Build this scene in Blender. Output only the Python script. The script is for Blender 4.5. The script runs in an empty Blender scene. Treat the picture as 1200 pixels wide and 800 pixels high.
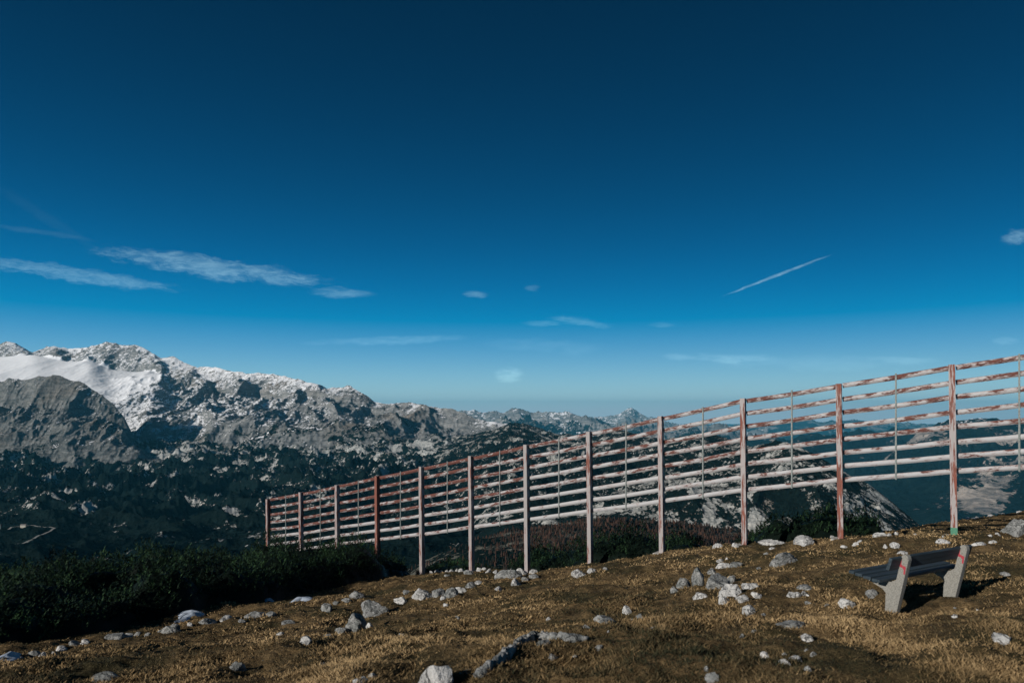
import bpy, bmesh, math, random
import numpy as np
from mathutils import Vector, Matrix

random.seed(7)
RNG = np.random.default_rng(11)
F, CX, HY = 800.0, 600.0, 482.0          # focal length, centre and eye level, in pixels of the 1200 px wide photo
S = bpy.context.scene
COL = S.collection

# ------------------------------------------------------------------ helpers
def ray(px, py, Y):
    return Vector(((px - CX) / F * Y, Y, (HY - py) / F * Y))

def np_mesh(name, V, faces, mat=None, smooth=False):
    """V (n,3) array, faces (m,k) int array with k = 3 or 4"""
    V = np.asarray(V, np.float32); faces = np.asarray(faces, np.int32)
    me = bpy.data.meshes.new(name)
    me.vertices.add(len(V)); me.vertices.foreach_set('co', V.ravel())
    m, k = faces.shape
    me.loops.add(m * k); me.loops.foreach_set('vertex_index', faces.ravel())
    me.polygons.add(m)
    me.polygons.foreach_set('loop_start', np.arange(0, m * k, k, dtype=np.int32))
    me.polygons.foreach_set('loop_total', np.full(m, k, np.int32))
    if smooth: me.polygons.foreach_set('use_smooth', np.ones(m, bool))
    me.update(calc_edges=True)
    if mat: me.materials.append(mat)
    return me

def attr(me, name, vals):
    a = me.attributes.new(name, 'FLOAT', 'POINT')
    a.data.foreach_set('value', np.asarray(vals, np.float32))

def link(name, me, parent=None, loc=None):
    o = bpy.data.objects.new(name, me); COL.objects.link(o)
    if parent: o.parent = parent
    if loc is not None: o.location = loc
    return o

def tag(o, label=None, cat=None, group=None, kind=None):
    if label: o['label'] = label
    if cat: o['category'] = cat
    if group: o['group'] = group
    if kind: o['kind'] = kind
    return o

def grid_faces(nr, nc, flip=False):
    i = np.arange(nr - 1)[:, None] * nc + np.arange(nc - 1)[None, :]
    f = np.stack([i, i + 1, i + nc + 1, i + nc], -1).reshape(-1, 4)
    return f[:, ::-1] if flip else f

# gradient noise
_P = np.random.default_rng(3).permutation(512).astype(np.int64)
_G = np.random.default_rng(4).uniform(0, 2 * np.pi, 512)
_GX, _GY = np.cos(_G), np.sin(_G)
def perlin(x, y, seed=0):
    xi = np.floor(x).astype(np.int64); yi = np.floor(y).astype(np.int64)
    xf = x - xi; yf = y - yi
    def g(ix, iy, dx, dy):
        h = _P[(_P[(ix + seed * 37) % 512] + iy) % 512]
        return _GX[h] * dx + _GY[h] * dy
    u = xf * xf * xf * (xf * (xf * 6 - 15) + 10); v = yf * yf * yf * (yf * (yf * 6 - 15) + 10)
    a = g(xi, yi, xf, yf); b = g(xi + 1, yi, xf - 1, yf)
    c = g(xi, yi + 1, xf, yf - 1); d = g(xi + 1, yi + 1, xf - 1, yf - 1)
    return ((a + (b - a) * u) * (1 - v) + (c + (d - c) * u) * v) * 1.5
def fbm(x, y, L, oct=5, gain=.5, seed=0):
    s = 0; a = 1.
    for k in range(oct):
        s = s + a * perlin(x / L + 13.7 * k, y / L - 7.3 * k, seed + k); a *= gain; L /= 2.03
    return s
def ridged(x, y, L, oct=6, gain=.55, seed=0):
    s = 0; a = 1.; w = 1.
    for k in range(oct):
        n = 1 - np.abs(perlin(x / L + 5.1 * k, y / L + 9.2 * k, seed + k)) * 1.6
        n = np.clip(n, 0, 1) ** 2
        s = s + a * n * w; w = np.clip(n * 1.6, 0, 1); a *= gain; L /= 2.07
    return s - .9

# ------------------------------------------------------------------ node helpers
def mat_new(name):
    m = bpy.data.materials.new(name); m.use_nodes = True
    nt = m.node_tree; nt.nodes.clear()
    out = nt.nodes.new('ShaderNodeOutputMaterial'); b = nt.nodes.new('ShaderNodeBsdfPrincipled')
    nt.links.new(b.outputs[0], out.inputs[0])
    return m, nt, b
class NT:
    def __init__(s, nt): s.nt = nt
    def n(s, t, **kw):
        nd = s.nt.nodes.new(t)
        for k, v in kw.items(): setattr(nd, k, v)
        return nd
    def l(s, a, b): s.nt.links.new(a, b)
    def put(s, sock, v):
        if isinstance(v, bpy.types.NodeSocket): s.l(v, sock)
        else: sock.default_value = v
    def math(s, op, a, b=None, c=None, clamp=False):
        nd = s.n('ShaderNodeMath', operation=op); nd.use_clamp = clamp
        s.put(nd.inputs[0], a)
        if b is not None: s.put(nd.inputs[1], b)
        if c is not None: s.put(nd.inputs[2], c)
        return nd.outputs[0]
    def noise(s, vec, scale, detail=4, rough=.55, dist=0):
        nd = s.n('ShaderNodeTexNoise'); s.l(vec, nd.inputs['Vector'])
        nd.inputs['Scale'].default_value = scale; nd.inputs['Detail'].default_value = detail
        nd.inputs['Roughness'].default_value = rough; nd.inputs['Distortion'].default_value = dist
        return nd.outputs[0]
    def map(s, v, a, b, c=0., d=1., smooth=True):
        nd = s.n('ShaderNodeMapRange'); nd.interpolation_type = 'SMOOTHSTEP' if smooth else 'LINEAR'
        s.put(nd.inputs[0], v)
        for k, q in zip((1, 2, 3, 4), (a, b, c, d)): s.put(nd.inputs[k], q)
        return nd.outputs[0]
    def mix(s, f, a, b):
        nd = s.n('ShaderNodeMix', data_type='RGBA')
        s.put(nd.inputs[0], f)
        for k, q in ((6, a), (7, b)):
            s.put(nd.inputs[k], q if isinstance(q, bpy.types.NodeSocket) else (*q, 1))
        return nd.outputs[2]
    def scalevec(s, vec, sc):
        nd = s.n('ShaderNodeMapping'); s.l(vec, nd.inputs[0]); nd.inputs['Scale'].default_value = sc
        return nd.outputs[0]
    def attr(s, name, typ='GEOMETRY'):
        nd = s.n('ShaderNodeAttribute', attribute_name=name, attribute_type=typ); return nd.outputs['Fac']
    def bump(s, h, dist, strength, b):
        nd = s.n('ShaderNodeBump'); s.l(h, nd.inputs['Height'])
        nd.inputs['Distance'].default_value = dist; nd.inputs['Strength'].default_value = strength
        s.l(nd.outputs[0], b.inputs['Normal'])

# ------------------------------------------------------------------ materials
def terrain_mat(name, sc, rock=((.13, .14, .14), (.36, .36, .35)), vegc=(.004, .008, .0075), tan=(.16, .12, .08), snowc=(.86, .87, .89), bumpd=6.):
    """sc = size in metres of the larger patches"""
    m, nt, b = mat_new(name); N = NT(nt)
    co = N.n('ShaderNodeTexCoord').outputs['Object']
    geo = N.n('ShaderNodeNewGeometry'); sep = N.n('ShaderNodeSeparateXYZ'); N.l(geo.outputs['True Normal'], sep.inputs[0])
    nz = N.math('ABSOLUTE', sep.outputs[2])
    n1 = N.noise(co, 1 / sc, 6, .62); n2 = N.noise(co, 5.3 / sc, 5, .65); n3 = N.noise(co, .37 / sc, 3, .5)
    st = N.noise(N.scalevec(co, (1, 1, 3.5)), 2.1 / sc, 5, .7, .6)
    rk = N.mix(N.map(st, .32, .68), rock[0], rock[1])
    rk = N.mix(N.map(n3, .5, .72, 0, .55), rk, tan)
    veg = N.attr('veg'); sn = N.attr('snow')
    v = N.math('ADD', veg, N.math('MULTIPLY', N.math('SUBTRACT', n1, .5), 1.9))
    v = N.math('ADD', v, N.math('MULTIPLY', N.math('SUBTRACT', n2, .5), 1.3))
    v = N.math('ADD', v, N.math('MULTIPLY', N.math('SUBTRACT', n3, .5), 1.5))
    vm = N.map(v, .42, .56)
    vc = N.mix(N.map(n2, .4, .65), vegc, tuple(c * 2. for c in vegc))
    col = N.mix(vm, rk, vc)
    s = N.math('ADD', sn, N.math('MULTIPLY', N.math('SUBTRACT', n1, .5), 1.2))
    s = N.math('ADD', s, N.math('MULTIPLY', N.math('SUBTRACT', n2, .5), 1.6))
    s = N.math('ADD', s, N.math('MULTIPLY', N.math('SUBTRACT', nz, .82), 1.7))
    s = N.math('ADD', s, N.map(sn, .0, .12, -1., 0.))
    sm = N.map(s, .46, .54)
    col = N.mix(sm, col, snowc)
    N.l(col, b.inputs['Base Color']); b.inputs['Roughness'].default_value = .95
    b.inputs['Specular IOR Level'].default_value = 0
    h = N.math('MULTIPLY', N.math('ADD', n2, N.math('MULTIPLY', st, 1.2)), N.math('SUBTRACT', 1., N.math('MULTIPLY', sm, .8)))
    N.bump(h, bumpd, .7, b)
    return m

M_MASSIF = terrain_mat('massif_rock', 230, rock=((.09, .1, .105), (.3, .3, .29)), bumpd=14)
M_DOME = terrain_mat('dome_rock', 160, rock=((.08, .09, .09), (.22, .22, .21)), bumpd=10)
M_PLAT = terrain_mat('karst_plateau', 75, rock=((.2, .21, .21), (.5, .5, .47)), bumpd=5)
M_HILL = terrain_mat('karst_hill', 48, rock=((.16, .17, .165), (.5, .49, .45)), bumpd=4)
M_LARCHG = terrain_mat('larch_ground', 40, rock=((.10, .10, .08), (.2, .19, .16)), bumpd=1)
M_FAR = terrain_mat('far_rock', 900, rock=((.1, .11, .12), (.3, .3, .29)), bumpd=60)
M_VALLEY = terrain_mat('valley_forest', 420, rock=((.12, .12, .12), (.42, .36, .31)), bumpd=30)

def ground_mat():
    m, nt, b = mat_new('dry_turf'); N = NT(nt)
    co = N.n('ShaderNodeTexCoord').outputs['Object']
    a = N.noise(co, .45, 4, .6); c = N.noise(co, 2.6, 5, .65); f = N.noise(co, 22, 5, .7)
    col = N.mix(N.map(c, .35, .65), (.085, .06, .03), (.285, .192, .092))
    col = N.mix(N.map(a, .45, .62, 0, .75), col, (.04, .042, .02))
    col = N.mix(N.map(f, .4, .7, 0, .6), col, (.035, .026, .014))
    N.l(col, b.inputs['Base Color']); b.inputs['Roughness'].default_value = 1; b.inputs['Specular IOR Level'].default_value = .1
    N.bump(N.math('ADD', f, c), .09, 1., b)
    return m
M_GROUND = ground_mat()

def blade_mat(name, cols, rough=.8, sss=.0):
    m, nt, b = mat_new(name); N = NT(nt)
    t = N.attr('tone'); r = N.n('ShaderNodeValToRGB'); N.l(t, r.inputs[0])
    e = r.color_ramp.elements
    while len(e) < len(cols): e.new(.5)
    for k, c in enumerate(cols): e[k].position = k / (len(cols) - 1); e[k].color = (*c, 1)
    N.l(r.outputs[0], b.inputs['Base Color']); b.inputs['Roughness'].default_value = rough
    b.inputs['Specular IOR Level'].default_value = .15
    return m
M_GRASS = blade_mat('dry_grass', [(.024, .028, .014), (.095, .07, .034), (.255, .172, .082), (.44, .31, .16)])
M_HEATH = blade_mat('heath_red', [(.03, .016, .012), (.075, .036, .022), (.11, .06, .032)])
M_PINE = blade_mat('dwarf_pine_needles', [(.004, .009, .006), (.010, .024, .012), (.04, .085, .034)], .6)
M_LARCH = blade_mat('larch_needles', [(.01, .014, .011), (.05, .028, .02), (.105, .055, .036)])

def rock_mat(name, lo, hi, lich=.45, sc=7.):
    m, nt, b = mat_new(name); N = NT(nt)
    co = N.n('ShaderNodeTexCoord').outputs['Object']; rnd = N.n('ShaderNodeObjectInfo').outputs['Random']
    ad = N.n('ShaderNodeVectorMath', operation='ADD'); N.l(co, ad.inputs[0])
    cb = N.n('ShaderNodeCombineXYZ'); N.l(N.math('MULTIPLY', rnd, 40.), cb.inputs[0]); N.l(cb.outputs[0], ad.inputs[1])
    co = ad.outputs[0]
    a = N.noise(co, sc, 6, .7); c = N.noise(co, sc * 3.1, 5, .7, .8); w = N.noise(co, sc * .6, 4, .6, 1.5)
    col = N.mix(N.map(a, .35, .65), lo, hi)
    col = N.mix(N.map(c, .55, .68, 0, lich), col, (.045, .05, .045))
    crack = N.map(N.math('ABSOLUTE', N.math('SUBTRACT', w, .5)), 0, .018, 1, 0)
    col = N.mix(N.math('MULTIPLY', crack, .7), col, (.03, .03, .03))
    N.l(col, b.inputs['Base Color']); b.inputs['Roughness'].default_value = .95; b.inputs['Specular IOR Level'].default_value = .2
    N.bump(N.math('SUBTRACT', N.math('ADD', a, N.math('MULTIPLY', c, .6)), crack), .04, .9, b)
    return m
M_WHITE = rock_mat('pale_limestone', (.40, .40, .385), (.62, .61, .585), .3)
M_GREY = rock_mat('grey_limestone', (.16, .17, .165), (.36, .36, .345), .6)
M_LICH = rock_mat('lichened_limestone', (.12, .13, .125), (.34, .34, .325), .9)

def paint_mat(name, base=(.41, .405, .405), rustc=((.15, .05, .036), (.08, .037, .03)), along=3.2, across=11., vertical=False):
    m, nt, b = mat_new(name); N = NT(nt)
    co = N.n('ShaderNodeTexCoord').outputs['Object']; rnd = N.n('ShaderNodeObjectInfo').outputs['Random']
    ad = N.n('ShaderNodeVectorMath', operation='ADD'); N.l(co, ad.inputs[0])
    cb = N.n('ShaderNodeCombineXYZ'); N.l(N.math('MULTIPLY', rnd, 31.), cb.inputs[0]); N.l(cb.outputs[0], ad.inputs[1])
    v = N.scalevec(ad.outputs[0], (across, across, along) if vertical else (along, across, across))
    n1 = N.noise(v, 1., 6, .66); n2 = N.noise(v, 4.5, 4, .7)
    rust = N.attr('rust', 'OBJECT')
    sp = N.n('ShaderNodeSeparateXYZ'); N.l(co, sp.inputs[0])
    edge = N.math('MULTIPLY', sp.outputs[2], 0 if vertical else 1.5)
    k = N.math('ADD', N.math('ADD', N.math('MULTIPLY', N.math('SUBTRACT', n1, .5), 2.9), N.math('MULTIPLY', N.math('SUBTRACT', n2, .5), 1.1)), N.math('ADD', edge, rust))
    mk = N.map(k, .42, .62)
    rc = N.mix(N.map(n2, .4, .65), rustc[0], rustc[1])
    pale = N.mix(N.map(k, .05, .5), base, (.34, .295, .285))
    col = N.mix(mk, pale, rc)
    N.l(col, b.inputs['Base Color'])
    N.l(N.map(mk, 0, 1, .55, .9), b.inputs['Roughness'])
    N.bump(mk, .002, .5, b)
    return m
M_RAIL = paint_mat('rusty_white_paint')
M_POST = paint_mat('rusty_post_paint', base=(.30, .28, .268), rustc=((.23, .075, .05), (.13, .06, .045)), along=.9, across=9, vertical=True)
def plain(name, c, rough=.7, var=.25, sc=20., metal=0, bump=0):
    m, nt, b = mat_new(name); N = NT(nt)
    co = N.n('ShaderNodeTexCoord').outputs['Object']; n = N.noise(co, sc, 5, .65)
    col = N.mix(N.map(n, .3, .7), tuple(x * (1 - var) for x in c), tuple(min(1, x * (1 + var)) for x in c))
    N.l(col, b.inputs['Base Color']); b.inputs['Roughness'].default_value = rough; b.inputs['Metallic'].default_value = metal
    if bump: N.bump(n, bump, .8, b)
    return m
M_STRUT = plain('galvanised_steel', (.17, .19, .18), .6, .4, 9, .2)
M_GREEN = plain('green_paint', (.05, .2, .12), .6, .3)
M_CONC = plain('bench_concrete', (.24, .232, .205), .95, .3, 60, 0, .006)
M_CONCB = plain('footing_concrete', (.42, .4, .36), .95, .25, 25, 0, .01)
M_RED = plain('red_paint', (.36, .035, .05), .7, .2, 50)
M_HUTW = plain('hut_wall', (.5, .47, .4), .9, .1, 1)
M_HUTR = plain('hut_roof', (.13, .12, .11), .8, .1, 1)
M_PATH = plain('gravel', (.28, .27, .24), 1., .2, .1)
M_SNOW = plain('shaded_old_snow', (.40, .46, .54), .7, .12, 4, 0, .03)  # shade on the snow patches is put into this dim blue colour
def plank_mat():
    m, nt, b = mat_new('dark_painted_wood'); N = NT(nt)
    co = N.n('ShaderNodeTexCoord').outputs['Object']
    n = N.noise(N.scalevec(co, (1.5, 30, 30)), 1., 5, .7)
    N.l(N.mix(N.map(n, .35, .7), (.014, .025, .033), (.045, .066, .08)), b.inputs['Base Color'])
    b.inputs['Roughness'].default_value = .62; N.bump(n, .004, .5, b)
    return m
M_PLANK = plank_mat()

# ------------------------------------------------------------------ foreground ground
# (px, py, depth) where the turf is seen or must lie
CP = [(1058, 713, 9), (1118, 697, 9.5), (1122, 628.6, 17.), (988, 634, 18.6), (876, 640, 20.1), (777, 648, 21.6),
      (693, 662, 23.1), (619, 672, 24.6), (554, 669, 26.1), (495, 672, 27.7), (443, 676, 29.2),
      (600, 800, 5.), (0, 800, 7.2), (300, 800, 6.), (1200, 800, 4.7), (900, 800, 4.9), (600, 733, 10), (800, 700, 11),
      (0, 766, 13.), (150, 741, 16), (300, 707, 20), (400, 694, 23.), (200, 770, 11), (420, 740, 12.5), (700, 690, 15), (900, 668, 14.5),
      (1000, 672, 12), (1180, 665, 11.5), (1250, 640, 15), (1190, 628, 17.5), (1300, 625, 19),
      (1200, 602, 25.), (1120, 612, 24.), (1060, 622, 23.), (980, 634, 22.5), (1300, 595, 27),
      (200, 693, 27), (100, 705, 26), (0, 722, 25), (-150, 760, 24), (300, 684, 31), (400, 682, 33), (500, 684, 34), (600, 686, 32), (700, 680, 30)]
pts = [tuple(ray(*c)) for c in CP]
pts += [(0, 0, -1.62), (-3, 0, -1.9), (3, 0, -1.5), (0, -12, -1.3), (-20, -15, -4.), (20, -15, -.6), (-40, -30, -9), (40, -30, -2), (0, -40, -3), (-25, 5, -7.5), (30, 8, -2.2)]
for X, Y, z in [(-45, 20, -22), (-40, 45, -26), (-20, 48, -20), (0, 46, -17), (15, 44, -15), (30, 42, -12), (45, 30, -6),
                (-70, 70, -60), (-20, 80, -52), (20, 80, -45), (60, 70, -32), (80, 20, -12), (-80, 0, -45), (-80, -60, -30), (80, -60, -8), (0, 120, -88), (-90, 110, -100), (90, 110, -70), (0, -110, -12), (110,-110,-15), (-110,-110,-45)]:
    pts.append((X, Y, z))
PT = np.array(pts)
def _phi(d): return np.sqrt(d * d + 9.)
_D = np.hypot(PT[:, None, 0] - PT[None, :, 0], PT[:, None, 1] - PT[None, :, 1])
_A = np.zeros((len(PT) + 3,) * 2); n_ = len(PT)
_A[:n_, :n_] = _phi(_D) + np.eye(n_) * -.15
_A[:n_, n_:] = np.c_[np.ones(n_), PT[:, :2]]; _A[n_:, :n_] = _A[:n_, n_:].T
_W = np.linalg.solve(_A, np.r_[PT[:, 2], 0, 0, 0])
def gbase(x, y):
    x = np.asarray(x, float); y = np.asarray(y, float)
    out = _W[n_] + _W[n_ + 1] * x + _W[n_ + 2] * y
    for k in range(n_):
        out = out + _W[k] * _phi(np.hypot(x - PT[k, 0], y - PT[k, 1]))
    return out
def gheight(x, y):
    z = gbase(x, y)
    d = np.hypot(x, y)
    z = z + .13 * fbm(x, y, 2.6, 2, .5, 1) + .085 * fbm(x, y, .8, 3, .55, 9) + .03 * np.abs(perlin(x / .23, y / .23, 20))
    # hollow in front of the camera (dark pit at the lower edge)
    z = z - .42 * np.exp(-(((x - .43) / .36) ** 2 + ((y - 4.97) / .17) ** 2) ** 2)
    return z
def hit(px, py, lo=2.5, hi=60):
    ys = np.geomspace(lo, hi, 1500); x = (px - CX) / F * ys; z = (HY - py) / F * ys
    g = gbase(x, ys) + .13 * fbm(x, ys, 2.6, 2, .5, 1) + .085 * fbm(x, ys, .8, 3, .55, 9)
    k = np.argmax(g > z)
    if not (g > z).any(): k = np.argmin(z - g)
    return Vector((x[k], ys[k], g[k]))

ang = np.concatenate([np.linspace(-np.pi, -1.0, 90)[:-1], np.linspace(-1.0, 1.0, 950), np.linspace(1.0, np.pi, 90)[1:]])
rad = np.concatenate([[.0], np.geomspace(.6, 3.2, 22)[:-1], np.geomspace(3.2, 40, 560), np.geomspace(41, 170, 60)])
AA, RR = np.meshgrid(ang, rad); gx = RR * np.sin(AA); gy = RR * np.cos(AA)
gz = gheight(gx, gy)
me = np_mesh('ground', np.c_[gx.ravel(), gy.ravel(), gz.ravel()], grid_faces(len(rad), len(ang), True), M_GROUND, True)
tag(link('ground', me), kind='structure')

# ------------------------------------------------------------------ far terrain
SHEETS = {}
def sheet(name, curves, rows, mat, fn, xs, label=None, out='hill'):
    """curves: near to far, each a list of (px, depth, py, veg, snow, amp); rows: subdivisions per band"""
    xs = np.asarray(xs, float); P = []
    for c in curves:
        c = np.array([t if len(t) == 6 else (*t, *([0] * (6 - len(t)))) for t in c], float)
        P.append(np.stack([np.interp(xs, c[:, 0], c[:, k]) for k in range(1, 6)]))
    def sm_(v, sg):
        sg = sg / (xs[1] - xs[0]); m = int(sg * 3) + 1; kx = np.exp(-.5 * (np.arange(-m, m + 1) / sg) ** 2); kx /= kx.sum()
        return np.convolve(np.pad(v, m, 'edge'), kx, 'valid')
    for k in range(len(P)):
        P[k][0] = sm_(P[k][0], 12)
        for j in (2, 3, 4): P[k][j] = sm_(P[k][j], 4)
        if k != len(P) - 2: P[k][1] = sm_(P[k][1], 6)
    rowsl = []
    for k in range(len(P) - 1):
        for t in np.linspace(0, 1, rows[k], endpoint=False):
            a, b = P[k].copy(), P[k + 1].copy()
            za, zb = (HY - a[1]) / F * a[0], (HY - b[1]) / F * b[0]
            r = a * (1 - t) + b * t; z = za * (1 - t) + zb * t
            rowsl.append((r[0], z, r[2], r[3], r[4]))
    a = P[-1]; rowsl.append((a[0], (HY - a[1]) / F * a[0], a[2], a[3], a[4]))
    R = np.array(rowsl)                                # rows, 5, nx
    Y = R[:, 0]; X = (xs - CX) / F * Y; Z = R[:, 1]; veg, sn, amp = R[:, 2], R[:, 3], R[:, 4]
    Z = Z + amp * fn(X, Y)
    me = np_mesh(name, np.c_[X.ravel(), Y.ravel(), Z.ravel()], grid_faces(len(R), len(xs), False), mat, False)
    attr(me, 'veg', veg.ravel()); attr(me, 'snow', sn.ravel())
    o = tag(link(out, me), kind='structure')
    SHEETS[name] = np.stack([X, Y, Z], -1)
    return o

xl = np.arange(-420, 780, 1.1)
# plateau
def C(Z, y, v, s, a, x0=-420, x1=780): return [(x0, Z, y, v, s, a), (x1, Z, y, v, s, a)]
plat_fn = lambda X, Y: ridged(X, Y, 330, 6, .6, 2) * .9 + fbm(X, Y, 900, 2, .5, 7)
sheet('plateau', [C(350, 800, .9, 0, 4), C(1100, 678, .92, 0, 18), C(1900, 626, .88, 0, 20), C(3000, 578, .84, 0, 60), C(4300, 543, .68, .0, 65),
                  C(5600, 516, .42, .05, 34), C(6800, 512, .3, .2, 30)], [30, 130, 150, 110, 80, 40], M_PLAT, plat_fn, xl, out='karst_plateau')
# massif
crest = [(-420, 9500, 420), (-60, 9500, 403), (0, 9500, 403), (8, 9500, 399), (18, 9500, 401), (38, 9500, 412), (50, 9200, 408), (62, 9200, 405), (80, 9100, 409), (100, 9000, 405), (112, 9000, 403), (125, 9000, 398), (140, 9000, 402), (158, 9000, 402), (170, 9000, 406), (180, 8900, 413), (188, 8900, 417), (205, 8800, 418), (222, 8700, 425), (232, 8600, 430), (240, 8500, 428), (255, 8400, 429), (275, 8200, 433), (300, 8000, 438), (318, 7900, 437), (335, 7800, 438), (350, 7700, 442), (365, 7600, 446), (383, 7400, 456), (397, 7300, 454), (410, 7200, 451), (425, 7100, 458), (440, 7000, 468), (455, 6900, 470), (480, 6800, 468), (500, 6700, 474), (515, 6600, 479), (530, 6500, 478), (545, 6400, 482), (565, 6400, 490), (600, 6300, 499), (640, 6200, 512), (780, 6200, 540)]
crest = [(x, z, y, 0, .62 if x < 370 else .42, 26) for x, z, y in crest]
G2 = [(-420, 9000, 425, 0, 1.3, 5), (0, 9000, 418, 0, 1.3, 5), (40, 8800, 415, 0, 1.3, 5), (60, 8700, 421, 0, 1.3, 10), (90, 8600, 424, 0, 1.3, 12), (105, 8500, 423, 0, 1.3, 12), (125, 8500, 432, 0, 1.3, 14), (150, 8500, 434, 0, 1.3, 14), (178, 8400, 435, 0, 1.2, 14), (195, 8200, 444, 0, .5, 90), (250, 7900, 456, 0, .54, 130), (300, 7600, 457, 0, .6, 120), (360, 7100, 462, 0, .46, 90), (400, 6850, 466, 0, .2, 80), (500, 6400, 490, 0, .2, 80), (600, 6000, 508, .1, .1, 50), (780, 6000, 545, .3, 0, 40)]
G1 = [(-420, 7600, 452, 0, 1.2, 10), (0, 7600, 449, 0, 1.2, 12), (60, 7500, 452, 0, 1.2, 12), (110, 7400, 456, 0, 1.2, 14), (130, 7300, 461, 0, .75, 30), (150, 7350, 456, 0, .62, 50), (180, 7400, 450, 0, .52, 70), (200, 7200, 465, 0, .58, 100), (250, 7000, 473, 0, .58, 110), (300, 6800, 474, 0, .54, 100), (400, 6300, 482, 0, .22, 80), (500, 6000, 497, .1, .15, 80), (600, 5700, 512, .2, .1, 50), (780, 5600, 550, .5, 0, 30)]
FT = [(-420, 6000, 525, .3, .3, 50), (0, 6000, 515, .2, .4, 50), (150, 5900, 498, .1, .52, 70), (220, 5700, 498, .25, .42, 80), (300, 5500, 499, .36, .3, 80), (360, 5400, 502, .34, .2, 60), (460, 5400, 508, .38, .1, 60), (550, 5400, 512, .42, .05, 50), (600, 5200, 522, .5, 0, 40), (780, 5200, 560, .7, 0, 30)]
G2b = [(x, z + 70, y - (2.5 if x < 185 else 6), 0, .52 if x < 370 else .3, 70) for x, z, y, v, s_, a in G2]
mass_fn = lambda X, Y: ridged(X, Y * .5, 1000, 8, .56, 31) * 1.2 + .3 * ridged(X * 1.1, Y * .35, 330, 4, .55, 12)
sheet('massif', [C(4700, 575, .7, 0, 30), FT, G1, G2, G2b, crest, C(11500, 600, 0, .5, 40)], [50, 120, 70, 4, 90, 12], M_MASSIF, mass_fn, np.arange(-420, 780, 1.), out='mountain_massif')
# dome
dc = [(-300, 5200, 462), (-100, 5200, 452), (0, 5200, 446), (30, 5200, 443), (55, 5200, 441), (70, 5200, 440), (85, 5200, 444), (100, 5200, 450), (120, 5200, 461), (135, 5200, 474), (146, 5150, 490), (155, 5100, 506), (165, 5000, 522), (190, 4900, 540), (240, 4800, 556)]
dcr = [(x, z, y, 0, .44, 16) for x, z, y in dc]
dmd = [(x, z - 190 * max(0, (556 - y) / 115), y + (530 - y) * .36, 0, .3, 52) for x, z, y in dc]
dft = [(-300, 4600, 524), (0, 4600, 508), (40, 4600, 512), (80, 4600, 511), (130, 4600, 514), (165, 4550, 532), (240, 4550, 558)]
dft = [(x, z, y, .12, .14, 30) for x, z, y in dft]
sheet('dome', [C(4150, 560, .7, 0, 25), dft, dmd, dcr, C(6000, 600, 0, .3, 30)], [40, 70, 45, 20], M_DOME, lambda X, Y: (ridged(X, Y * .5, 300, 7, .58, 52) + .25 * ridged(X, Y * .3, 110, 4, .5, 8)), np.arange(-300, 240, .9), out='rocky_dome_hill')
# karst hills behind the fence
hc = [(440, 5600, 545), (520, 5600, 516), (555, 5550, 508), (575, 5500, 503), (597, 5500, 496), (622, 5400, 498), (657, 5200, 509), (690, 4800, 511), (714, 4600, 506), (730, 4500, 504), (745, 4400, 507), (772, 4000, 516), (795, 3800, 514), (812, 3700, 509), (828, 3700, 508), (840, 3600, 510), (860, 3300, 518), (880, 2700, 521), (905, 2400, 517), (922, 2300, 517), (950, 2250, 527), (985, 2200, 547), (1010, 2150, 562), (1040, 2100, 583), (1070, 2050, 606), (1090, 2000, 625), (1160, 1950, 670)]
hcr = [(x, z, y, .62, 0, 14 if x < 850 else 9) for x, z, y in hc]
hm = [(440, 2700, 640, .78, 0, 40), (520, 2700, 602, .78, 0, 40), (560, 2700, 575, .78, 0, 40), (600, 2700, 560, .78, 0, 40), (700, 2700, 556, .76, 0, 40), (800, 2600, 552, .74, 0, 34), (880, 2150, 548, .7, 0, 22), (950, 1950, 562, .68, 0, 26), (1000, 1900, 585, .6, 0, 24), (1050, 1880, 608, .5, 0, 12), (1090, 1850, 640, .6, 0, 10), (1160, 1800, 680, .6, 0, 8)]
ht = [(440, 1800, 680, .8, 0, 12), (540, 1800, 640, .8, 0, 12), (600, 1800, 605, .8, 0, 12), (700, 1790, 592, .72, 0, 12), (780, 1780, 574, .62, 0, 16), (900, 1780, 572, .58, 0, 20), (960, 1740, 576, .68, 0, 22), (1000, 1740, 592, .52, 0, 22), (1040, 1740, 612, .5, 0, 12), (1090, 1740, 645, .6, 0, 9), (1160, 1700, 690, .6, 0, 8)]
hf = [(440, 1600, 700, .85, 0, 10), (540, 1600, 660, .85, 0, 10), (620, 1620, 625, .8, 0, 10), (700, 1640, 616, .6, 0, 10), (780, 1680, 614, .4, 0, 16), (900, 1680, 616, .42, 0, 18), (960, 1640, 625, .55, 0, 16), (1000, 1640, 640, .45, 0, 16), (1040, 1640, 650, .5, 0, 8), (1160, 1640, 710, .6, 0, 8)]
sheet('hills', [[(440, 1300, 740, .8, 0, 8), (1160, 1300, 760, .8, 0, 8)], hf, ht, hm, hcr, [(440, 7000, 620, .8, 0, 20), (1160, 3500, 800, .8, 0, 20)]],
      [12, 50, 50, 130, 14], M_HILL, lambda X, Y: ridged(X, Y, 210, 6, .58, 61) * .9 + fbm(X, Y, 500, 2, .5, 3) * .6, np.arange(440, 1160, .8), out='karst_hill')
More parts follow.
